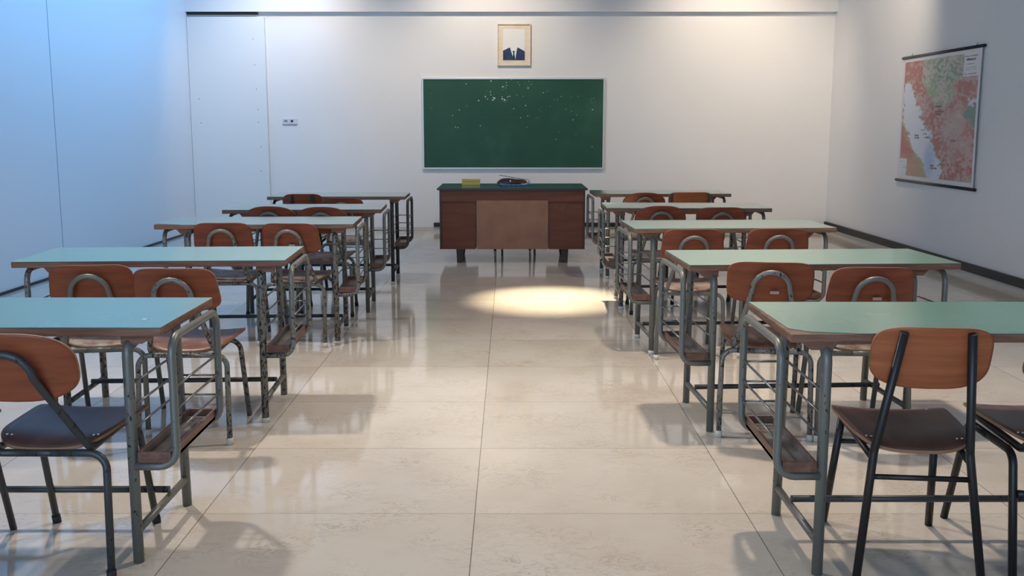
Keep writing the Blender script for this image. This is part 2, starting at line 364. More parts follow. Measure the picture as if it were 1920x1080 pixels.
# ------------------------------------------------------------------ desks
HL, Z_T = 0.600, 0.755
def make_desk(name, label, side, metal, caps, chip=False, patch=False):
    """side = +1: wall end at +x.  origin: on the floor under the middle of the frame"""
    r = thing(name, label, 'desk')
    ox = 0.035 * side; D = 0.262
    x0, x1 = ox - HL, ox + HL
    b = MB(); b.box(x0, x1, -D, D, Z_T - 0.028, Z_T - 0.0025, 'edge', 0.004, 2); top = b.build('tabletop', r)
    b = MB()
    e = 0.0015
    o = [(x0 + e, -D + e), (x1 - e, -D + e), (x1 - e, D - e), (x0 + e, D - e)]
    if chip: o = [(x0 + 0.20, -D + e)] + o[1:] + [(x0 + 0.012, -D + 0.075), (x0 + 0.06, -D + 0.03)]
    b.prism(o, Z_T - 0.0042, Z_T - 0.0022, 'black_line'); 
    o2 = o
    b.prism(o2, Z_T - 0.0022, Z_T, 'laminate'); lam = b.build('laminate_surface', top); lam['label'] = 'mint green laminate surface'
    if patch:
        b = MB(); b.box(x0 + 0.002, x0 + 0.11, -D + 0.02, D - 0.002, Z_T, Z_T + 0.001, 'green_lam'); p = b.build('repair_patch', top); p['label'] = 'dark green patch of laminate'
    if caps == 'speck':
        b = MB(); b.box(x1 - 0.10, x1 - 0.085, -D + 0.12, -D + 0.126, Z_T, Z_T + 0.002, 'paper'); b.build('paint_chip', top)
    for sx in (-1, 1):
        X = 0.445 * sx; XO = 0.583 * sx; R = 0.0165
        LY = 0.225
        for sy in (-1, 1):
            foot = V((X, sy * (LY + (0.022 if sy > 0 else 0.0)), 0.0)); topc = V((X, sy * (LY - 0.005), 0.710))
            b = MB(); b.tube([foot + V((0, 0, 0.001)), topc, (X, 0.0, 0.710)], R, metal, 0.055, 12); lg = b.build('leg', r)
            if caps in ('white', 'black', 'mix') and not (caps == 'mix' and sy > 0):
                b = MB(); cc = 'black_cap' if caps == 'black' else 'white_cap'
                b.tube([foot, foot + V((0, 0, 0.022))], R + 0.0025, cc, seg=12); b.build('foot_cap', lg)
        # hanging basket: outer loop whose lower ends bend inward to the legs
        b = MB(); yb = 0.232
        b.tube([(X + sx * 0.01, -yb, 0.314), (XO, -yb, 0.314), (XO, -yb, 0.714), (XO, yb, 0.714), (XO, yb, 0.314), (X + sx * 0.01, yb, 0.314)], 0.0125, metal, 0.055, 10)
        bk = b.build('basket_frame', r)
        for z in (0.56, 0.49, 0.42):
            b = MB(); b.tube([(XO, -yb, z), (XO, yb, z)], 0.004, 'rod', seg=6); b.build('rod', bk)
            b = MB(); b.tube([(X, -LY, z + 0.005), (X, LY, z + 0.005)], 0.004, 'rod', seg=6); b.build('rod', bk)
            b = MB(); b.tube([(XO, yb, z - 0.006), (X, yb, z - 0.006)], 0.004, 'rod', seg=6); b.build('rod', bk)
        # wooden book tray
        tx0, tx1 = sorted((X + sx * 0.021, XO - sx * 0.015))
        b = MB(); b.box(tx0, tx1, -0.235, 0.235, 0.328, 0.338, 'tray_in')
        b.box(tx0, tx1, -0.243, -0.231, 0.328, 0.362, 'tray', 0.002); b.box(tx0, tx1, 0.231, 0.243, 0.328, 0.362, 'tray', 0.002)
        for xa, xi in ((tx0, tx0 + 0.005), (tx1, tx1 - 0.005)):
            b.box(*sorted((xa, xi)), -0.231, 0.231, 0.328, 0.362, 'tray'); b.box(*sorted((xi, 2 * xi - xa)), -0.2312, 0.2312, 0.334, 0.3605, 'tray_in')
        b.build('book_tray', r)
        # wooden block under the top, by the near leg
        b = MB()
        w = 0.075
        pr = [(X + sx * (-0.02), 0), (X + sx * w, 0), (X + sx * (w - 0.03), -0.032), (X + sx * (-0.02), -0.032)]
        b2 = bmesh.new(); 
        lo = [b2.verts.new((x, -0.215, 0.727 + z)) for x, z in pr]; hi = [b2.verts.new((x, -0.12, 0.727 + z)) for x, z in pr]
        b2.faces.new(lo); b2.faces.new(hi[::-1])
        for i in range(4): b2.faces.new((lo[i], hi[i], hi[(i + 1) % 4], lo[(i + 1) % 4]))
        b.merge(b2, 'edge'); b.build('support_block', r)
        b = MB(); b.tube([(X, -LY, 0.10), (X, LY + 0.012, 0.10)], 0.0125, metal, seg=10); b.build('crossbar', r)
    b = MB(); b.tube([(-0.445, 0.075, 0.124), (0.445, 0.075, 0.124)], 0.0115, 'metal_dark', seg=10); b.build('stretcher', r)
    return r

DESKS = [
    ('L1', -1.605, 3.170, 0.000, -1, 'metal', 'speck', 0, 0, 'double desk nearest the camera in the left row, deepest teal top, small white paint chip'),
    ('R1', 1.379, 3.084, 0.000, 1, 'metal', None, 1, 0, 'double desk nearest the camera in the right row, one corner chipped to bare board'),
    ('L2', -1.579, 4.640, 0.045, -1, 'metal_worn', 'mix', 0, 0, 'pale teal double desk, second in the left row, black paint flaking off its legs'),
    ('R2', 1.325, 4.536, 0.050, 1, 'metal', None, 0, 0, 'mint double desk, second from the camera in the right row'),
    ('L3', -1.530, 6.285, 0.045, -1, 'metal_worn', 'white', 1, 0, 'middle double desk of the left row, bare worn wood at one corner'),
    ('R3', 1.277, 6.060, 0.050, 1, 'metal', 'white', 0, 0, 'pale green double desk in the middle of the right row'),
    ('L4', -1.464, 7.360, 0.045, -1, 'metal', None, 0, 0, 'pale double desk in the left row, fourth from the camera'),
    ('R4', 1.275, 7.490, -0.025, 1, 'metal_worn', 'white', 0, 0, 'pale double desk in the right row, fourth from the camera'),
    ('L5', -1.440, 8.680, 0.020, -1, 'metal_dark', 'white', 0, 0, 'farthest double desk of the left row, nearest the blackboard wall'),
    ('R5', 1.310, 9.020, 0.020, 1, 'metal', 'white', 0, 1, 'farthest double desk of the right row, dark green patch on one corner'),
]
F = 1867.0   # focal length in pixels of the 1920 px frame
# ------------------------------------------------------------------ chairs
def backrest_mesh(kind, m, zc, yc):
    """curved plywood shell, concave to the sitter (+y is forward)"""
    if kind == 'oval': a, bb, n1, n2, tp = 0.178, 0.104, 2.7, 2.9, 0.0
    elif kind == 'dome': a, bb, n1, n2, tp = 0.182, 0.096, 2.5, 3.2, 0.03
    elif kind == 'wide': a, bb, n1, n2, tp = 0.168, 0.095, 4.0, 3.2, 0.0
    elif kind == 'straight': a, bb, n1, n2, tp = 0.182, 0.095, 6.0, 6.0, 0.0
    elif kind == 'step': a, bb, n1, n2, tp = 0.170, 0.095, 4.6, 4.6, 0.04
    elif kind == 'square': a, bb, n1, n2, tp = 0.180, 0.090, 4.8, 4.6, 0.0
    else: a, bb, n1, n2, tp = 0.176, 0.094, 5.0, 4.8, 0.055
    out = superellipse(a, bb, n1, n2, tp)
    def P(x, z, off):
        y = yc - z * 0.30 + 1.15 * x * x + off
        return V((x, y, zc + z))
    def layer(off):
        g = [P(0, 0, off)]
        for s in (0.2, 0.4, 0.6, 0.8, 0.93, 1.0): g.append([P(x * s, z * s, off) for x, z in out])
        return g
    b = MB(); b.sheet(layer(0.0), layer(0.010), m, 'rim'); return b, bb

def seat_mesh(m):
    out = []
    for x, y in superellipse(0.178, 0.205, 7.0, 3.6, -0.05, 60): out.append((x, y + 0.235))
    def P(x, y, off):
        z = 0.420 + 0.03 * min(1, (x / 0.18) ** 2) * 0.35
        if y < 0.16: z -= 0.020 * ((0.16 - y) / 0.13) ** 2
        if y > 0.38: z -= 0.012 * ((y - 0.38) / 0.06) ** 2
        return V((x, y, z + off))
    def layer(off):
        g = [P(0, 0.235, off)]
        for s in (0.2, 0.4, 0.6, 0.75, 0.88, 1.0): g.append([P(x * s, 0.235 + (y - 0.235) * s, off) for x, y in out])
        return g
    b = MB(); b.sheet(layer(0.0), layer(-0.010), m, 'rim'); return b

def add_seat(r, m):
    st = seat_mesh(m).build('seat', r)
    for sx in (-1, 1):
        for y in (0.095, 0.395):
            for dx in (0, 0.014):
                if dx and y > 0.2: continue
                b = MB(); X = sx * (0.125 + dx)
                z = 0.420 + 0.0105 * (X / 0.18) ** 2 - (0.020 * ((0.16 - y) / 0.13) ** 2 if y < 0.16 else 0) - (0.012 * ((y - 0.38) / 0.06) ** 2 if y > 0.38 else 0)
                b.tube([(X, y, z - 0.002), (X, y, z + 0.0018)], 0.0042, 'screw', seg=8); b.build('screw', st)
    return st

def chair_arch(name, label, metal, back, bmat, smat, capr, capf, lab=False, dz=None, dy=0.0):
    """grey school chair: arched legs front and rear, parabola tube behind the backrest"""
    r = thing(name, label, 'chair')
    R = 0.0115
    if dz is None: dz = -0.018 if back == 'rect' else 0.0
    b, bb = backrest_mesh(back, bmat, 0.695 + dz, -0.045 + dy); bk = b.build('backrest', r)
    if lab:
        b = MB(); b.box(-0.002, 0.034, -0.044, -0.040, 0.648, 0.660, 'label'); l = b.build('label_plate', bk); l.location = (0, -0.0045, dz); 
    add_seat(r, smat)
    # back frame: runs back under the seat, turns up, arches behind the backrest
    pts = []
    side = [(0.135, 0.36, 0.399), (0.140, 0.035, 0.396), (0.083, -0.052 + dy * 0.85, 0.64 + dz)]
    arch = []
    for i in range(0, 13):
        t = PI * i / 12
        arch.append((0.076 * math.cos(t), -0.060 + dy - 0.022 * math.sin(t), 0.672 + dz + 0.072 * math.sin(t)))
    full = [side[0]] + [V(p) for p in fillet([V(side[0]), V(side[1]), V(side[2])], 0.05, 6)][1:-1] + [side[2]] + arch
    right = full
    left = [(-x, y, z) for x, y, z in [tuple(p) for p in full[:-13]]][::-1]
    b = MB(); b.tube([tuple(p) for p in right] + left, R, metal, 0, 10); b.build('back_frame', r)
    for (yt, yf, xf, fr) in ((0.030, 0.0, 0.193, 1), (0.335, 0.435, 0.172, 0)):
        for sx in (-1, 1):
            zc = 0.385
            foot = (sx * xf, yf, 0.001)
            b = MB(); b.tube([foot, (sx * (xf - 0.006 + 0.0), yt, zc), (sx * 0.05, yt, zc)], R, metal, 0.052, 10, fseg=8); lg = b.build('leg', r)
            cap = capr if fr else capf
            if cap:
                dr = (V((sx * (xf - 0.006), yt, zc)) - V(foot)).normalized()
                b = MB(); b.tube([V(foot) - V((0, 0, .001)), V(foot) + dr * 0.028], R + 0.003, cap, seg=10); b.build('foot_cap', lg)
        b = MB(); b.tube([(-0.05, yt, 0.385), (0.05, yt, 0.385)], R, metal, 0, 10); b.build('rear_crossbar' if fr else 'front_crossbar', r)
    return r

def chair_posts(name, label, back='wide', bmat='back3', smat='seat_dark', hole=False, metal='black_tube', spread=(0.18, 0.092, 0.088)):
    """chair whose rear legs run straight up as posts behind the backrest"""
    r = thing(name, label, 'chair')
    R = 0.0125; xf, xt, xtt = spread
    b, bb = backrest_mesh(back, bmat, 0.695, -0.045); bk = b.build('backrest', r)
    if hole:
        b = MB(); b.tube([(0.02, -0.055, 0.735), (0.02, -0.05, 0.735)], 0.009, 'hole', seg=10); b.build('knot_hole', bk)
    add_seat(r, smat)
    for sx in (-1, 1):
        b = MB(); b.tube([(sx * xf, -0.035, 0.001), (sx * (xf + xt) * 0.5 , 0.012, 0.40), (sx * xt, -0.078 + 1.15 * xt * xt, 0.775)], R, metal, 0.05, 10); b.build('leg', r)
        b = MB(); b.tube([(sx * 0.175, 0.455, 0.001), (sx * 0.150, 0.37, 0.396)], R, metal, 0, 10); b.build('leg', r)
        b = MB(); b.tube([(sx * 0.150, 0.37, 0.398), (sx * (xf + xt) * 0.5, 0.012, 0.375)], R * 0.8, metal, 0, 8); b.build('side_rail', r)
    b = MB(); z = 0.325; t = z / 0.4; xx = xf + ((xf + xt) / 2 - xf) * t
    b.tube([(-xx, -0.035 + 0.047 * t, z), (xx, -0.035 + 0.047 * t, z)], 0.0085, metal, 0, 8); b.build('rear_crossbar', r)
    b = MB(); b.tube([(-0.155, 0.388, 0.31), (0.155, 0.388, 0.31)], 0.0085, metal, 0, 8); b.build('front_crossbar', r)
    return r

def chair_loop(name, label, back='rect', bmat='back3', smat='seat_dark'):
    """black chair: each side is a leg loop (rear leg, seat rail, front leg); bent back tubes"""
    r = thing(name, label, 'chair'); R = 0.0125; metal = 'black_tube'
    b, bb = backrest_mesh(back, bmat, 0.695, -0.045); b.build('backrest', r)
    add_seat(r, smat)
    for sx in (-1, 1):
        b = MB(); b.tube([(sx * 0.195, -0.06, 0.001), (sx * 0.175, 0.04, 0.375), (sx * 0.175, 0.20, 0.375)], R, metal, 0.05, 10); b.build('leg', r)
        b = MB(); b.tube([(sx * 0.195, 0.455, 0.001), (sx * 0.175, 0.36, 0.375), (sx * 0.175, 0.20, 0.375)], R, metal, 0.05, 10); b.build('leg', r)
        b = MB(); b.tube([(sx * 0.15, 0.40, 0.398), (sx * 0.15, 0.02, 0.385), (sx * 0.115, -0.045, 0.60), (sx * 0.11, -0.063, 0.765)], R, metal, 0.05, 10); b.build('back_tube', r)
    b = MB(); b.tube([(-0.175, 0.0, 0.26), (-0.13, 0.0, 0.26)], 0.013, metal, 0, 8, r_end=0.010); b.tube([(-0.13, 0.0, 0.26), (0.13, 0.0, 0.26)], 0.010, metal, 0, 8); b.tube([(0.13, 0.0, 0.26), (0.175, 0.0, 0.26)], 0.010, metal, 0, 8, r_end=0.013)
    b.build('rear_crossbar', r)
    return r

desk_group = 'double desks in two rows'
desk_roots = {}
for key, x, y, yaw, side, metal, caps, chip, patch, label in DESKS:
    r = make_desk('school_desk', label, side, metal, caps, bool(chip) and side > 0, bool(patch))
    if chip and side < 0:      # worn corner on the far side of the middle left desk
        b = MB(); xx = 0.035 * side - HL
        b.prism([(xx, -0.262), (xx + 0.16, -0.262), (xx + 0.05, -0.215), (xx, -0.19)], Z_T, Z_T + 0.0012, 'edge'); b.build('bare_corner', r)
    r.location = (x, y, 0); r.rotation_euler = (0, 0, yaw); r['group'] = desk_group; r.scale.x = {'L4': 0.94, 'L5': 0.97}.get(key, 1.0)
    desk_roots[key] = r

cg = 'plywood school chairs behind the desks'
R_ = math.radians
CHAIRS = [
    # maker, x, y (mid between rear feet), yaw deg, label, kwargs
    ('arch', -1.390, 2.825, -0.5, 'oval-backed plywood chair behind the nearest left desk, dark worn seat',
        dict(metal='metal_dark', back='oval', bmat='back', smat='seat_dark', capr='black_cap', capf='black_cap', dy=-0.09, dz=-0.012)),
    ('arch', -1.850, 2.765, 0, 'mostly unseen chair beside the oval-backed one, only a seat corner and leg showing',
        dict(metal='metal_dark', back='oval', bmat='back', smat='seat_dark', capr=None, capf=None)),
    ('arch', -1.780, 4.200, 8, 'chair nearer the wall at the second left desk, its backrest turned slightly askew',
        dict(metal='metal', back='rect', bmat='back', smat='seat_worn', capr='white_cap', capf=None)),
    ('arch', -1.390, 4.100, 1, 'aisle-side chair at the second left desk, red-brown seat reaching into the aisle',
        dict(metal='metal_worn', back='rect', bmat='back', smat='seat_red', capr='white_cap', capf=None)),
    ('arch', -1.743, 6.030, 3, 'wall-side chair at the middle left desk, its backrest without a label',
        dict(metal='metal_worn', back='rect', bmat='back2', smat='seat_worn', capr='white_cap', capf=None)),
    ('arch', -1.325, 6.000, -4, 'aisle-side chair at the middle left desk, small pale label on its backrest',
        dict(metal='metal_worn', back='rect', bmat='back2', smat='seat_worn', capr='white_cap', capf=None, lab=True)),
    ('arch', -1.685, 7.020, 0, 'wall-side one of two round-topped chairs at the fourth left desk',
        dict(metal='metal', back='dome', bmat='back2', smat='seat_worn', capr='black_cap', capf='black_cap')),
    ('arch', -1.315, 6.970, 2, 'aisle-side one of two round-topped chairs at the fourth left desk',
        dict(metal='metal', back='dome', bmat='back2', smat='seat_worn', capr='black_cap', capf='black_cap')),
    ('posts', -1.720, 8.300, 2, 'chair with two dark straight posts behind its backrest, at the farthest left desk',
        dict(back='step', bmat='back', smat='seat_worn', spread=(0.18, 0.083, 0.08))),
    ('arch', -1.360, 8.100, 0, 'low grey-framed chair at the farthest left desk, beside the dark-posted chair',
        dict(metal='metal', back='rect', bmat='back2', smat='seat_worn', capr='white_cap', capf=None)),
    ('posts', 1.208, 2.800, -6, 'black-framed chair with wide rounded backrest on two straight leaning posts',
        dict()),
    ('loop', 1.690, 2.84, -2, 'black-framed chair with bent back tubes, beside the one with straight posts',
        dict()),
    ('arch', 1.105, 4.180, -9, 'aisle-side chair at the second right desk, chipped arch tube and pale label',
        dict(metal='metal_worn', back='square', bmat='back', smat='seat_red', capr='white_cap', capf=None, lab=True)),
    ('arch', 1.515, 4.130, -3, 'wall-side chair at the second right desk, darker reddish backrest with pale label',
        dict(metal='metal', back='rect', bmat='back2', smat='seat_worn', capr='white_cap', capf=None, lab=True)),
    ('arch', 1.045, 5.660, -2, 'aisle-side chair at the middle right desk, pale worn seat',
        dict(metal='metal', back='rect', bmat='back2', smat='seat_worn', capr='white_cap', capf=None)),
    ('arch', 1.539, 5.700, -3, 'wall-side chair at the middle right desk, backrest widening downward',
        dict(metal='metal', back='rect', bmat='back2', smat='seat_worn', capr='white_cap', capf=None)),
    ('arch', 1.068, 7.060, 0, 'round-topped chair at the fourth desk from the camera in the right row',
        dict(metal='metal', back='dome', bmat='back2', smat='seat_worn', capr='black_cap', capf='black_cap')),
    ('arch', 1.519, 7.170, 0, 'chair with pale scratches on its flat-topped backrest, fourth desk in the right row',
        dict(metal='metal', back='rect', bmat='back2', smat='seat_worn', capr='black_cap', capf='black_cap')),
    ('arch', 1.137, 8.450, 0, 'small round-topped chair at the farthest desk of the right row',
        dict(metal='metal', back='dome', bmat='back2', smat='seat_worn', capr='black_cap', capf=None)),
    ('posts', 1.533, 8.500, 0, 'straight-topped orange-brown chair with side posts at the farthest right desk',
        dict(back='straight', bmat='back3', smat='seat_worn', hole=True, spread=(0.185, 0.165, 0.16), metal='metal_dark')),
]
chairs = []
for mk, x, y, yaw, label, kw in CHAIRS:
    fn = {'arch': chair_arch, 'posts': chair_posts, 'loop': chair_loop}[mk]
    c = fn('school_chair', label, **kw); c.location = (x, y, 0); c.rotation_euler = (0, 0, R_(yaw)); c['group'] = cg
    chairs.append(c)
# pale scratches on the flat-topped chair
bk = [ch for ch in chairs[17].children if ch.name.startswith('backrest')][0]
b = MB()
for (x, z, dx, dz) in ((-0.09, 0.745, 0.012, 0.022), (-0.075, 0.750, 0.016, 0.008), (-0.115, 0.752, 0.008, 0.005), (0.095, 0.757, 0.004, 0.012)):
    y = -0.045 - (z - 0.695) * 0.30 + 1.15 * x * x - 0.0015
    b.box(x, x + dx, y - 0.001, y + 0.002, z, z + dz, 'paper')
b.build('scratch_marks', bk)

# ------------------------------------------------------------------ teacher's desk
td = thing('teacher_desk', 'large brown wooden teacher desk with green top below the blackboard', 'desk', (0.024, 9.78, 0))
W = 0.716; Dp = 0.74
b = MB(); b.box(-0.738, 0.738, -0.03, Dp + 0.03, 0.722, 0.740, 'desk_dark', 0.003); tp = b.build('desk_top', td)
b = MB(); b.box(-0.732, 0.732, -0.024, Dp + 0.024, 0.7405, 0.7435, 'green_lam'); p = b.build('top_covering', tp); p['label'] = 'green desk covering'
b = MB(); b.box(-W, W, 0.012, Dp, 0.60, 0.7215, 'desk', 0.002)
b.box(-W, -0.36, 0.012, Dp, 0.138, 0.60, 'desk', 0.002); b.box(0.36, W, 0.012, Dp, 0.138, 0.60, 'desk', 0.002); b.build('cabinet_body', td)
b = MB(); b.box(-W, -W + 0.017, 0.0, 0.0118, 0.138, 0.7215, 'desk_dark', 0.001); b.box(W - 0.017, W, 0.0, 0.0118, 0.138, 0.7215, 'desk_dark', 0.001)
b.box(-W + 0.017, W - 0.017, 0.0, 0.0118, 0.606, 0.712, 'desk', 0.001); b.box(-W + 0.017, W - 0.017, 0.003, 0.0118, 0.7125, 0.7215, 'desk_dark')
b.box(-W + 0.017, -0.36, 0.0, 0.0118, 0.138, 0.152, 'desk', 0.001); b.box(0.36, W - 0.017, 0.0, 0.0118, 0.138, 0.152, 'desk', 0.001)
b.build('front_frame', td)
b = MB(); b.box(-0.352, 0.352, -0.012, 0.0, 0.140, 0.622, 'desk_panel', 0.002); fp = b.build('front_panel', td); fp['label'] = 'lighter hardboard front panel'
b = MB()
for (x, z, dx, dz) in ((0.43, 0.52, 0.03, 0.05), (0.46, 0.55, 0.02, 0.04), (0.52, 0.50, 0.012, 0.07), (0.53, 0.53, 0.03, 0.06), (0.55, 0.50, 0.02, 0.05), (0.58, 0.45, 0.008, 0.05)):
    b.quad([(x, 0.0112, z), (x + 0.004, 0.0112, z), (x + dx + 0.004, 0.0112, z + dz), (x + dx, 0.0112, z + dz)], 'scratch')
b.build('scuff_marks', td)
for sx in (-1, 1):
    for y in (0.05, Dp - 0.08):
        b = MB(); X = sx * 0.525
        b2 = bmesh.new(); a0, a1 = 0.036, 0.026
        lo = [b2.verts.new((X + dx * a1, y + dy * a1, 0)) for dx, dy in ((-.9, -.9), (.9, -.9), (.9, .9), (-.9, .9))]
        hi = [b2.verts.new((X - sx * 0.006 + dx * a0, y + dy * a0, 0.1385)) for dx, dy in ((-1, -1), (1, -1), (1, 1), (-1, 1))]
        b2.faces.new(lo[::-1]); b2.faces.new(hi)
        for i in range(4): b2.faces.new((lo[i], lo[(i + 1) % 4], hi[(i + 1) % 4], hi[i]))
        b.merge(b2, 'desk_leg'); b.build('leg', td)
# teacher's chair tucked in behind: its legs show under the desk
tc_ = chair_arch('teacher_chair', 'chair behind the teacher desk, only its thin legs showing under the panel', 'metal', 'rect', 'back2', 'seat_worn', 'black_cap', None)
tc_.location = (0.03, 10.80, 0); tc_.rotation_euler = (0, 0, PI + 0.14)

# yellow card box
yb = thing('card_box', 'small yellow box on the left half of the teacher desk', 'box', (-0.40, 10.30, 0.7435))
b = MB(); b.box(-0.092, 0.092, -0.04, 0.04, 0, 0.034, 'yellow', 0.003); b.build('box_body', yb)
b = MB(); b.box(-0.094, 0.094, -0.042, 0.042, 0.034, 0.058, 'yellow', 0.003); b.box(0.052, 0.058, -0.0435, -0.042, 0.001, 0.058, 'yellow2'); b.build('box_lid', yb)
# blue folder, curling
fo = thing('folder', 'curled blue folder lying under the dark brown pouch on the teacher desk', 'folder', (0.05, 10.20, 0.7435))
b = MB(); n = 18
lo = []; 
for i in range(n + 1):
    u = i / n; x = -0.155 + 0.31 * u; z = 0.006 + 0.030 * max(0, (u - 0.84) / 0.16) ** 1.3 + 0.010 * max(0, (0.12 - u) / 0.12)
    lo.append((x, z))
for i in range(n):
    (xa, za), (xb, zb) = lo[i], lo[i + 1]
    for y0, y1, t0, t1 in ((-0.105, 0.105, 0.0, 0.009),):
        b.quad([(xa, y0, za + t1), (xb, y0, zb + t1), (xb, y1, zb + t1), (xa, y1, za + t1)], 'paleblue')
        b.quad([(xa, y0, za), (xb, y0, zb), (xb, y0, zb + t1), (xa, y0, za + t1)], 'blue')
        b.quad([(xa, y0, za), (xb, y0, zb), (xb, y1, zb), (xa, y1, za)], 'blue')
        b.quad([(xa, y1, za), (xb, y1, zb), (xb, y1, zb + t1), (xa, y1, za + t1)], 'blue')
b.quad([(lo[0][0], -0.105, lo[0][1]), (lo[0][0], 0.105, lo[0][1]), (lo[0][0], 0.105, lo[0][1] + 0.009), (lo[0][0], -0.105, lo[0][1] + 0.009)], 'blue')
b.quad([(lo[-1][0], -0.105, lo[-1][1]), (lo[-1][0], 0.105, lo[-1][1]), (lo[-1][0], 0.105, lo[-1][1] + 0.009), (lo[-1][0], -0.105, lo[-1][1] + 0.009)], 'blue')
bmesh.ops.remove_doubles(b.bm, verts=b.bm.verts, dist=1e-5)
b.build('cover', fo)
b = MB(); b.box(-0.14, 0.10, -0.106, 0.10, 0.0, 0.006, 'navy', 0.001); b.build('backing_sheet', fo)
b = MB()
for k in range(4):
    x = -0.10 + 0.05 * k
    b.quad([(x, -0.1056, 0.008), (x + 0.02, -0.1056, 0.008), (x + 0.024, -0.1056, 0.0115), (x + 0.004, -0.1056, 0.0115)], 'navy')
bw = b.build('dark_stripes', fo)
# brown pouch
po = thing('pouch', 'dark brown rounded pouch with a pale stud on the teacher desk', 'pouch', (0.000, 10.19, 0.7435 + 0.0195))
b2 = bmesh.new(); bmesh.ops.create_uvsphere(b2, u_segments=32, v_segments=16, radius=1)
for v in b2.verts:
    x, y, z = v.co; z = z if z > 0 else z * 0.12
    v.co = (math.copysign(abs(x) ** 0.85, x) * 0.120, y * 0.07, z * 0.048 + 0.006 - 0.010 * x)
for f in b2.faces: f.smooth = True
b = MB(); b.merge(b2, 'pouch'); b.build('pouch_body', po)
b = MB(); b.tube([(0.005, -0.068, 0.030), (0.005, -0.060, 0.030)], 0.006, 'screw', seg=10); b.build('stud', po)
# ruler resting on the pouch
ru = MB(); ru.box(-0.155, 0.155, -0.012, 0.012, -0.0025, 0.0025, 'slate'); ro = ru.build('ruler')
tag(ro, 'thin dark ruler propped slanting across the brown pouch', 'ruler'); ro.location = (0.045, 10.20, 0.7435 + 0.079); ro.rotation_euler = (0, R_(9.5), 0)

# ------------------------------------------------------------------ blackboard
bb_ = thing('blackboard', 'wide green chalkboard with white chalk specks on the far wall', 'blackboard', (0.044, YB, 1.37))
BW, BH = 1.16, 0.575
b = MB(); b.box(-BW + 0.015, BW - 0.015, -0.022, -0.002, -BH + 0.015, BH - 0.015, 'board'); bs = b.build('board_surface', bb_)
b = MB()
b.box(-BW, BW, -0.032, -0.001, BH - 0.02, BH, 'alu', 0.002); b.box(-BW, BW, -0.032, -0.001, -BH, -BH + 0.02, 'alu', 0.002)
b.box(-BW, -BW + 0.02, -0.032, -0.001, -BH + 0.02, BH - 0.02, 'alu', 0.002); b.box(BW - 0.02, BW, -0.032, -0.001, -BH + 0.02, BH - 0.02, 'alu', 0.002); b.build('board_frame', bb_)
def cb(px, py):   # crop coordinates of the board close-up -> board plane
    return (-BW + (px - 62) / (1812 - 62) * 2 * BW, BH - (py - 85) / (950 - 85) * 2 * BH)
marks = [(485,143,7),(724,116,8),(838,170,8),(921,101,7),(1007,92,5),(870,130,5),(873,155,5),(980,128,4),(1085,118,5),(1078,182,8),(605,300,8),(757,278,9),(670,262,7),(742,293,8),
 (832,282,9),(852,292,10),(885,263,7),(905,258,6),(972,248,4),(1030,258,4),(420,388,5),(355,440,5),(380,547,6),(403,555,6),(619,536,6),(941,376,5),(1007,460,6),(1075,443,5),
 (1440,381,5),(1545,436,4),(1512,480,5),(1697,385,7),(1347,667,5),(1697,737,5),(1225,225,5),(1262,213,4),(1395,260,4),(1327,293,3),(1055,345,6),(1157,465,4),(1070,552,4),(153,370,3),(155,230,3),
 (490,352,3),(1375,593,3),(1540,625,3),(1360,290,4),(1290,350,3),(1495,398,4),(718,218,6),(722,245,6),(688,285,5),(745,270,6),(828,262,4),(1490,270,3),(1560,260,3),(995,150,4),(1185,455,3)]
b = MB()
for (px, py, s) in marks:
    x, z = cb(px, py); s *= 0.0013; k = 7; a0 = random.random() * 6
    b.quad([(x + s * (0.6 + 0.5 * random.random()) * math.cos(a0 + 2 * PI * i / k), -0.0226, z + s * (0.6 + 0.5 * random.random()) * math.sin(a0 + 2 * PI * i / k)) for i in range(k)], 'chalk')
for _ in range(60):   # faint loops of dabbed chalk
    cx, cy, rr = random.choice([(710, 250, 45), (845, 180, 20), (850, 285, 28), (1080, 120, 40), (1150, 430, 60), (1700, 300, 25)])
    t = random.random() * 2 * PI; x, z = cb(cx + rr * math.cos(t), cy + rr * math.sin(t)); s = 0.0026
    b.quad([(x - s, -0.0225, z), (x, -0.0225, z - s), (x + s, -0.0225, z), (x, -0.0225, z + s)], 'chalk')
ck = b.build('chalk_marks', bs); 
b = MB()
for px, w_ in [(895, 14), (927, 5), (940, 6), (952, 5), (965, 9), (980, 6), (995, 4), (1035, 5), (1060, 4), (1100, 6), (1610, 20), (1548, 14), (95, 16)]:
    py = {1610: 876, 1548: 938, 95: 942}.get(px, 430)
    x, z = cb(px, py); h = 0.008 if w_ > 5 else 0.011; w = w_ * 0.0008
    b.quad([(x - w, -0.0226, z - h / 2), (x + w, -0.0226, z - h / 2.5), (x + w * 1.1, -0.0226, z + h / 2), (x - w * 0.8, -0.0226, z + h / 2.6)], 'darkmark')
b.build('scraped_marks', bs)

# ------------------------------------------------------------------ framed portrait
fr = thing('picture_frame', 'pale wooden frame holding a headless navy suit picture above the blackboard', 'picture', (0.051, YB, 2.353))
FW, FH = 0.210, 0.258
b = MB(); 
for (x0, x1, z0, z1) in ((-FW, FW, FH - 0.012, FH), (-FW, FW, -FH, -FH + 0.012), (-FW, -FW + 0.012, -FH + 0.012, FH - 0.012), (FW - 0.012, FW, -FH + 0.012, FH - 0.012)):
    b.box(x0, x1, -0.035, -0.001, z0, z1, 'frame', 0.002)
b.build('frame_moulding', fr)
b = MB(); b.box(-FW + 0.012, FW - 0.012, -0.018, -0.006, -FH + 0.012, FH - 0.012, 'frame'); b.build('wood_mat', fr)
PX, PZ0, PZ1 = 0.137, -0.190, 0.192
b = MB(); b.box(-PX, PX, -0.0205, -0.0182, PZ0, PZ1, 'paper'); ph = b.build('print', fr); ph['label'] = 'blank pale print with suit, tie and no head'
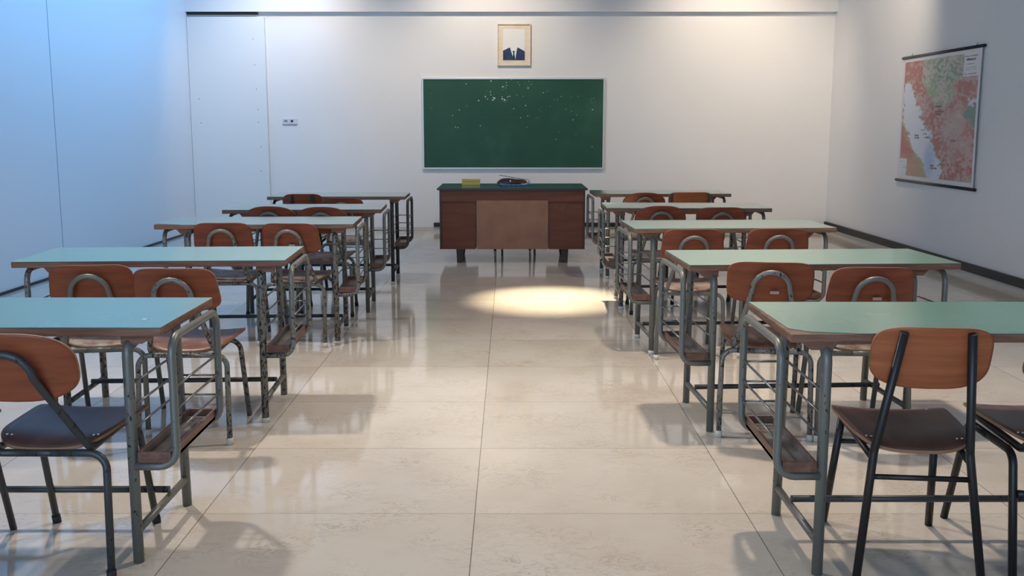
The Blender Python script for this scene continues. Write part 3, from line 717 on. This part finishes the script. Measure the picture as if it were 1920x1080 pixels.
def pp(cx, cy): return (-PX + (cx - 738) / (1095 - 738) * 2 * PX, PZ1 - (cy - 325) / (825 - 325) * (PZ1 - PZ0))
def poly(b, pts, y, m): b.quad([(pp(*p)[0], y, pp(*p)[1]) for p in pts], m)
b = MB(); poly(b, [(738, 672), (842, 622), (850, 625), (893, 755), (935, 800), (940, 825), (738, 825)], -0.0212, 'navy'); poly(b, [(1095, 682), (985, 622), (975, 628), (945, 790), (935, 825), (1095, 825)], -0.0212, 'navy')
b.build('jacket', ph)
b = MB(); poly(b, [(850, 628), (862, 640), (895, 690), (912, 680), (940, 690), (965, 635), (975, 628), (945, 790), (925, 822), (885, 752)], -0.0209, 'shirt'); b.build('shirt', ph)
b = MB(); poly(b, [(892, 685), (912, 674), (934, 684), (922, 705), (932, 770), (938, 822), (915, 822), (900, 760), (906, 705)], -0.0214, 'navy_dark')
poly(b, [(838, 628), (852, 624), (890, 750), (882, 756)], -0.0216, 'navy_dark'); poly(b, [(972, 628), (984, 624), (950, 795), (943, 792)], -0.0216, 'navy_dark'); b.build('tie', ph)
b = MB(); b.box(0.172, 0.188, -0.0215, -0.0182, -0.195, -0.182, 'paper'); b.build('sticker', fr)

# ------------------------------------------------------------------ wall socket
so = thing('wall_socket', 'small white socket plate with a round hole on the far wall left of the blackboard', 'socket', (-2.805, YB, 1.400))
b = MB(); b.box(-0.095, 0.095, -0.014, -0.001, -0.037, 0.037, 'socket', 0.004); b.build('plate', so)
b = MB(); b.tube([(0.028, -0.014, 0.003), (0.028, -0.0165, 0.003)], 0.016, 'hole', seg=16); b.build('socket_hole', so)
b = MB(); b.box(-0.072, -0.030, -0.0165, -0.014, -0.007, 0.017, 'grey_plastic', 0.001); b.build('switch_rocker', so)
b = MB(); b.box(-0.095, 0.095, -0.0145, -0.013, -0.040, -0.034, 'grey_plastic'); b.build('plate_painted_shadow', so)  # grey strip painted in as the shade under the plate

# ------------------------------------------------------------------ wall map
MY0, MY1, MZ0, MZ1 = 8.86, 10.62, 0.782, 2.038
yc = (MY0 + MY1) / 2
mp_ = thing('wall_map', 'large printed relief map in pink and green hung from black rods on the right wall', 'map', (xr(yc), yc, 0), math.atan(0.0145))
ML = (MY1 - MY0) / 2
# local: +y is away from the camera, -x into the room
u0c, u1c = 0.04, 0.965
def mapcol(u, v):
    """u 0 far/left .. 1 near/right, v 0 top .. 1 bottom (print area)"""
    n = noise.fractal(V((u * 5, v * 7, 3.1)), 1.0, 2.0, 5); n2 = noise.fractal(V((u * 26, v * 36, 7.7)), 0.8, 2.0, 4); n3 = noise.noise(V((u * 60, v * 90, 1.7)))
    def mix(a, b_, t): t = max(0, min(1, t)); return tuple(x + (y - x) * t for x, y in zip(a, b_))
    red = (0.47, 0.17, 0.155); pink = (0.55, 0.38, 0.36); cream = (0.55, 0.53, 0.45); green = (0.32, 0.42, 0.27); dgreen = (0.16, 0.32, 0.26); sea = (0.68, 0.72, 0.80); deep = (0.36, 0.52, 0.74)
    c = mix(red, pink, 0.5 + 1.3 * n + 2.2 * n2)
    # green uplands, top middle
    g = 1 - ((u - 0.52) / 0.27) ** 2 - ((v - 0.18) / 0.24) ** 2 + 0.55 * n
    if g > 0:
        c2 = mix(cream, green, 0.35 + 2.4 * n2 + 0.5 * math.sin(u * 7)); c = mix(c, c2, g * 2.4)
    if v < 0.2 and 0.27 < u < 0.83: c = mix(c, mix(cream, dgreen, (u - 0.45) * 1.5 + 2.2 * n2), 0.8)
    # paler right middle
    g = 1 - ((u - 0.78) / 0.22) ** 2 - ((v - 0.6) / 0.28) ** 2 + 0.6 * n
    if g > 0: c = mix(c, mix(cream, pink, 0.6 + 2 * n2), g * 0.8)
    # green gulf at the right edge
    g = 1 - ((u - 1.0) / 0.13) ** 2 - ((v - 0.46) / 0.12) ** 2 + 1.3 * n + 0.8 * n2
    if g > 0: c = mix(c, dgreen, g * 3)
    g = 1 - ((u - 0.95) / 0.06) ** 2 - ((v - 0.38) / 0.04) ** 2 + 1.5 * n + n2
    if g > 0: c = mix(c, sea, g * 2)
    # bottom right greyish
    g = (v - 0.88) * 6 + (u - 0.75) * 3 - 0.6 + 0.5 * n
    if g > 0: c = mix(c, mix(cream, green, 0.4), g)
    # long diagonal sea
    Lc = [(0.20, -0.1), (0.24, -0.05), (0.30, -0.02), (0.42, 0.02), (0.55, 0.06), (0.66, 0.12), (0.74, 0.16), (0.80, 0.28), (0.90, 0.31), (1.0, 0.43)]
    Rc = [(0.19, 0.09), (0.25, 0.15), (0.35, 0.17), (0.42, 0.24), (0.52, 0.32), (0.62, 0.42), (0.72, 0.48), (0.82, 0.555), (0.90, 0.60), (1.0, 0.585)]
    def itp(tab, v):
        if v <= tab[0][0]: return tab[0][1]
        for (a, x), (b_, y) in zip(tab, tab[1:]):
            if v <= b_: return x + (y - x) * (v - a) / (b_ - a)
        return tab[-1][1]
    wob = 0.05 * n2 + 0.05 * n
    sea_here = False
    if v > 0.19:
        l, r = itp(Lc, v) + wob, itp(Rc, v) + wob
        if u < l or v < 0.3:
            gl = (l - u) / 0.09
            if v > 0.42: c = mix(mix(green, (0.56, 0.42, 0.30), 0.5 + n2), mix(red, (0.52, 0.33, 0.22), (v - 0.78) * 8), gl * (1.4 if v < 0.8 else 0.8))
        if l < u < r and not (v < 0.27 and u < 0.02):
            edge = min(u - l, r - u)
            sea_here = True; c = mix(sea, deep, (1 - ((u - 0.44) / 0.10) ** 2 - ((v - 0.85) / 0.17) ** 2) * 0.9)
            if edge < 0.008: c = mix(c, (0.3, 0.42, 0.36), 0.6)
        elif r <= u < r + 0.03: c = mix(c, (0.38, 0.42, 0.32), 0.5)
    if v > 0.85 and u < 0.11: c = sea
    # names and roads as tiny dark flecks
    if n3 > 0.45 and not sea_here: c = mix(c, (0.12, 0.12, 0.12), 0.6)
    if v < 0.42 and 0.3 < u < 0.85 and n3 < -0.42: c = mix(c, (0.1, 0.14, 0.1), 0.5)
    if v < 0.17 and u < 0.27: c = mix(red, pink, 0.2 + n2)
    # lettered names in the water and on land
    for (a, b_, w, h) in ((0.21, 0.645, .06, .006), (0.21, 0.665, .07, .006), (0.30, 0.60, .06, .006), (0.33, 0.63, .05, .006), (0.36, 0.66, .07, .006), (0.46, 0.895, .05, .007), (0.46, 0.92, .09, .007), (0.48, 0.40, .09, .007), (0.49, 0.445, .11, .006), (0.50, 0.465, .06, .006), (0.72, 0.68, .05, .006)):
        if a < u < a + w and abs(v - b_) < h and n3 > -0.28: c = (0.12, 0.12, 0.15)
    t = (u - 0.55) / 0.10
    if 0 < t < 1 and abs(v - (0.895 - 0.085 * t * t)) < 0.005: c = (0.14, 0.15, 0.18)
    return c
NU, NV = 190, 150
zs0, zs1 = MZ0 + 0.01, MZ1 - 0.01
me = bpy.data.meshes.new('map_sheet'); verts = []; faces = []; cols = []
XS = -0.016
for j in range(NV + 1):
    for i in range(NU + 1):
        u, v = i / NU, j / NV
        y = ML - 0.04 - u * (2 * ML - 0.075); z = zs1 + (zs0 - zs1) * v
        verts.append((XS - 0.004 * math.sin(v * PI), y, z))
        uu, vv = (u - 0.022) / 0.956, (v - 0.028) / 0.932
        if 0 <= uu <= 1 and 0 <= vv <= 1: c = mapcol(uu, vv)
        else: c = (0.72, 0.72, 0.73)
        if 0.80 < u < 0.975 and 0.02 < v < 0.20: c = (0.74, 0.74, 0.78)
        cols.append((*c, 1))
for j in range(NV):
    for i in range(NU):
        a = j * (NU + 1) + i; faces.append((a, a + 1, a + NU + 2, a + NU + 1))
me.from_pydata(verts, [], faces)
at = me.color_attributes.new('Print', 'FLOAT_COLOR', 'POINT')
for i, c in enumerate(cols): at.data[i].color = c
mm = bpy.data.materials.new('map_print'); mm.use_nodes = True; nt = mm.node_tree
a = nt.nodes.new('ShaderNodeVertexColor'); a.layer_name = 'Print'
nt.links.new(a.outputs['Color'], nt.nodes['Principled BSDF'].inputs['Base Color']); nt.nodes['Principled BSDF'].inputs['Roughness'].default_value = 0.45
me.materials.append(mm)
for p in me.polygons: p.use_smooth = True
sh = link('map_sheet', me, mp_)
sd = sh.modifiers.new('thickness', 'SOLIDIFY'); sd.thickness = 0.0015; sd.offset = -1
b = MB()
def tline(u0, u1, v, h, segs):
    w = (u1 - u0) / segs
    for k in range(segs):
        if random.random() < 0.13: continue
        ua, ub = u0 + w * k, u0 + w * (k + 0.72)
        hh = h * (0.7 + 0.5 * random.random())
        ya, yb2 = ML - 0.04 - ua * (2 * ML - 0.075), ML - 0.04 - ub * (2 * ML - 0.075); z = zs1 + (zs0 - zs1) * v
        b.quad([(XS - 0.0052, ya, z), (XS - 0.0052, yb2, z), (XS - 0.0052, yb2, z + hh), (XS - 0.0052, ya, z + hh)], 'slate')
tline(0.815, 0.965, 0.055, 0.007, 24); tline(0.835, 0.935, 0.083, 0.018, 9); tline(0.84, 0.925, 0.11, 0.005, 16); tline(0.81, 0.955, 0.182, 0.008, 22)
tline(0.835, 0.95, 0.135, 0.004, 10); tline(0.835, 0.95, 0.15, 0.004, 10)
b.build('legend_lettering', sh)
for z in (MZ0, MZ1):
    b = MB(); b.tube([(-0.016, -ML, z), (-0.016, ML, z)], 0.0145, 'black', seg=12); rd = b.build('map_rod', mp_)
    if z > 1:
        for yy in (-ML + 0.16, ML - 0.22):
            b = MB(); b.tube([(-0.016, yy, z + 0.012), (-0.004, yy, z + 0.034)], 0.003, 'rod', seg=6); b.build('hook', rd)

# ------------------------------------------------------------------ lamps
def spot(name, loc, target, power, deg, blend, color, radius=0.06):
    ld = bpy.data.lights.new(name, 'SPOT'); ld.energy = power; ld.spot_size = R_(deg); ld.spot_blend = blend; ld.color = color; ld.shadow_soft_size = radius
    o = bpy.data.objects.new(name, ld); COL.objects.link(o); o.location = loc
    o.rotation_euler = (V(target) - V(loc)).to_track_quat('-Z', 'Y').to_euler(); return o
WARM = (1.0, 0.83, 0.64); NEUT = (1.0, 0.91, 0.80)
for i, (x, tx, p) in enumerate(((-2.6, -2.75, 160), (-0.5, -0.2, 165), (2.6, 2.75, 180))):
    spot('wall_spot', (x, 11.1, 3.68), (tx, YB, 1.9), p, 92, 1.0, WARM, 0.05)
spot('aisle_spot', (0.45, 8.9, 3.68), (0.33, 7.7, 0), 2400, 22, 1.0, (1.0, 0.84, 0.58), 0.04)
spot('left_spot', (-2.35, 5.0, 3.68), (-1.2, 4.0, 0.4), 310, 100, 0.8, NEUT, 0.08)
spot('right_spot', (1.15, 4.9, 3.68), (1.2, 4.0, 0.4), 330, 105, 0.8, WARM, 0.08)
spot('middle_spot', (-0.2, 5.6, 3.68), (0.0, 4.2, 0), 75, 110, 0.9, NEUT, 0.12)
spot('far_left_spot', (-1.6, 8.2, 3.68), (-1.3, 7.8, 0), 90, 110, 0.9, NEUT, 0.12)
spot('far_right_spot', (1.6, 8.2, 3.68), (1.4, 7.6, 0), 110, 110, 0.9, WARM, 0.12)
spot('back_right_spot', (2.9, 9.6, 3.68), (4.08, 11.8, 1.6), 140, 85, 1.0, WARM, 0.05)
def area(name, loc, rot, sx, sy, p, c, spread=180):
    wd = bpy.data.lights.new(name, 'AREA'); wd.shape = 'RECTANGLE'; wd.size = sx; wd.size_y = sy; wd.energy = p; wd.color = c; wd.spread = R_(spread)
    wo = bpy.data.objects.new(name, wd); COL.objects.link(wo); wo.location = loc; wo.rotation_euler = rot; return wo
area('window_daylight', ((WX0 + WX1) / 2, YR - 0.05, (WZ0 + WZ1) / 2), (R_(90), 0, 0), WX1 - WX0 - 0.1, WZ1 - WZ0 - 0.1, 200, (0.55, 0.75, 1.0))
# unseen blue area lamp, added to tint the left wall
area('added_blue_wash', (-2.2, 9.4, 3.66), (0, R_(50), 0), 0.25, 6.0, 88, (0.12, 0.46, 1.0), 140)
w = bpy.data.worlds.new('World'); scene.world = w; w.use_nodes = True
bg = w.node_tree.nodes['Background']; bg.inputs[0].default_value = (0.42, 0.62, 1.0, 1); bg.inputs[1].default_value = 0.6

# ------------------------------------------------------------------ camera
cd = bpy.data.cameras.new('camera'); cam = bpy.data.objects.new('camera', cd); COL.objects.link(cam)
cd.sensor_width = 36; cd.lens = 36 * F / 1920; cd.shift_x = 4 / 1920; cd.shift_y = -19 / 1920
cam.location = (0, 0, 1.35); cam.rotation_euler = (R_(90 - 8.71), 0, 0); scene.camera = cam
cd.clip_end = 100
scene.view_settings.view_transform = 'Standard'; scene.view_settings.look = 'None'; scene.view_settings.gamma = 1
scene.view_settings.exposure = 0.0; scene.view_settings.use_curve_mapping = False
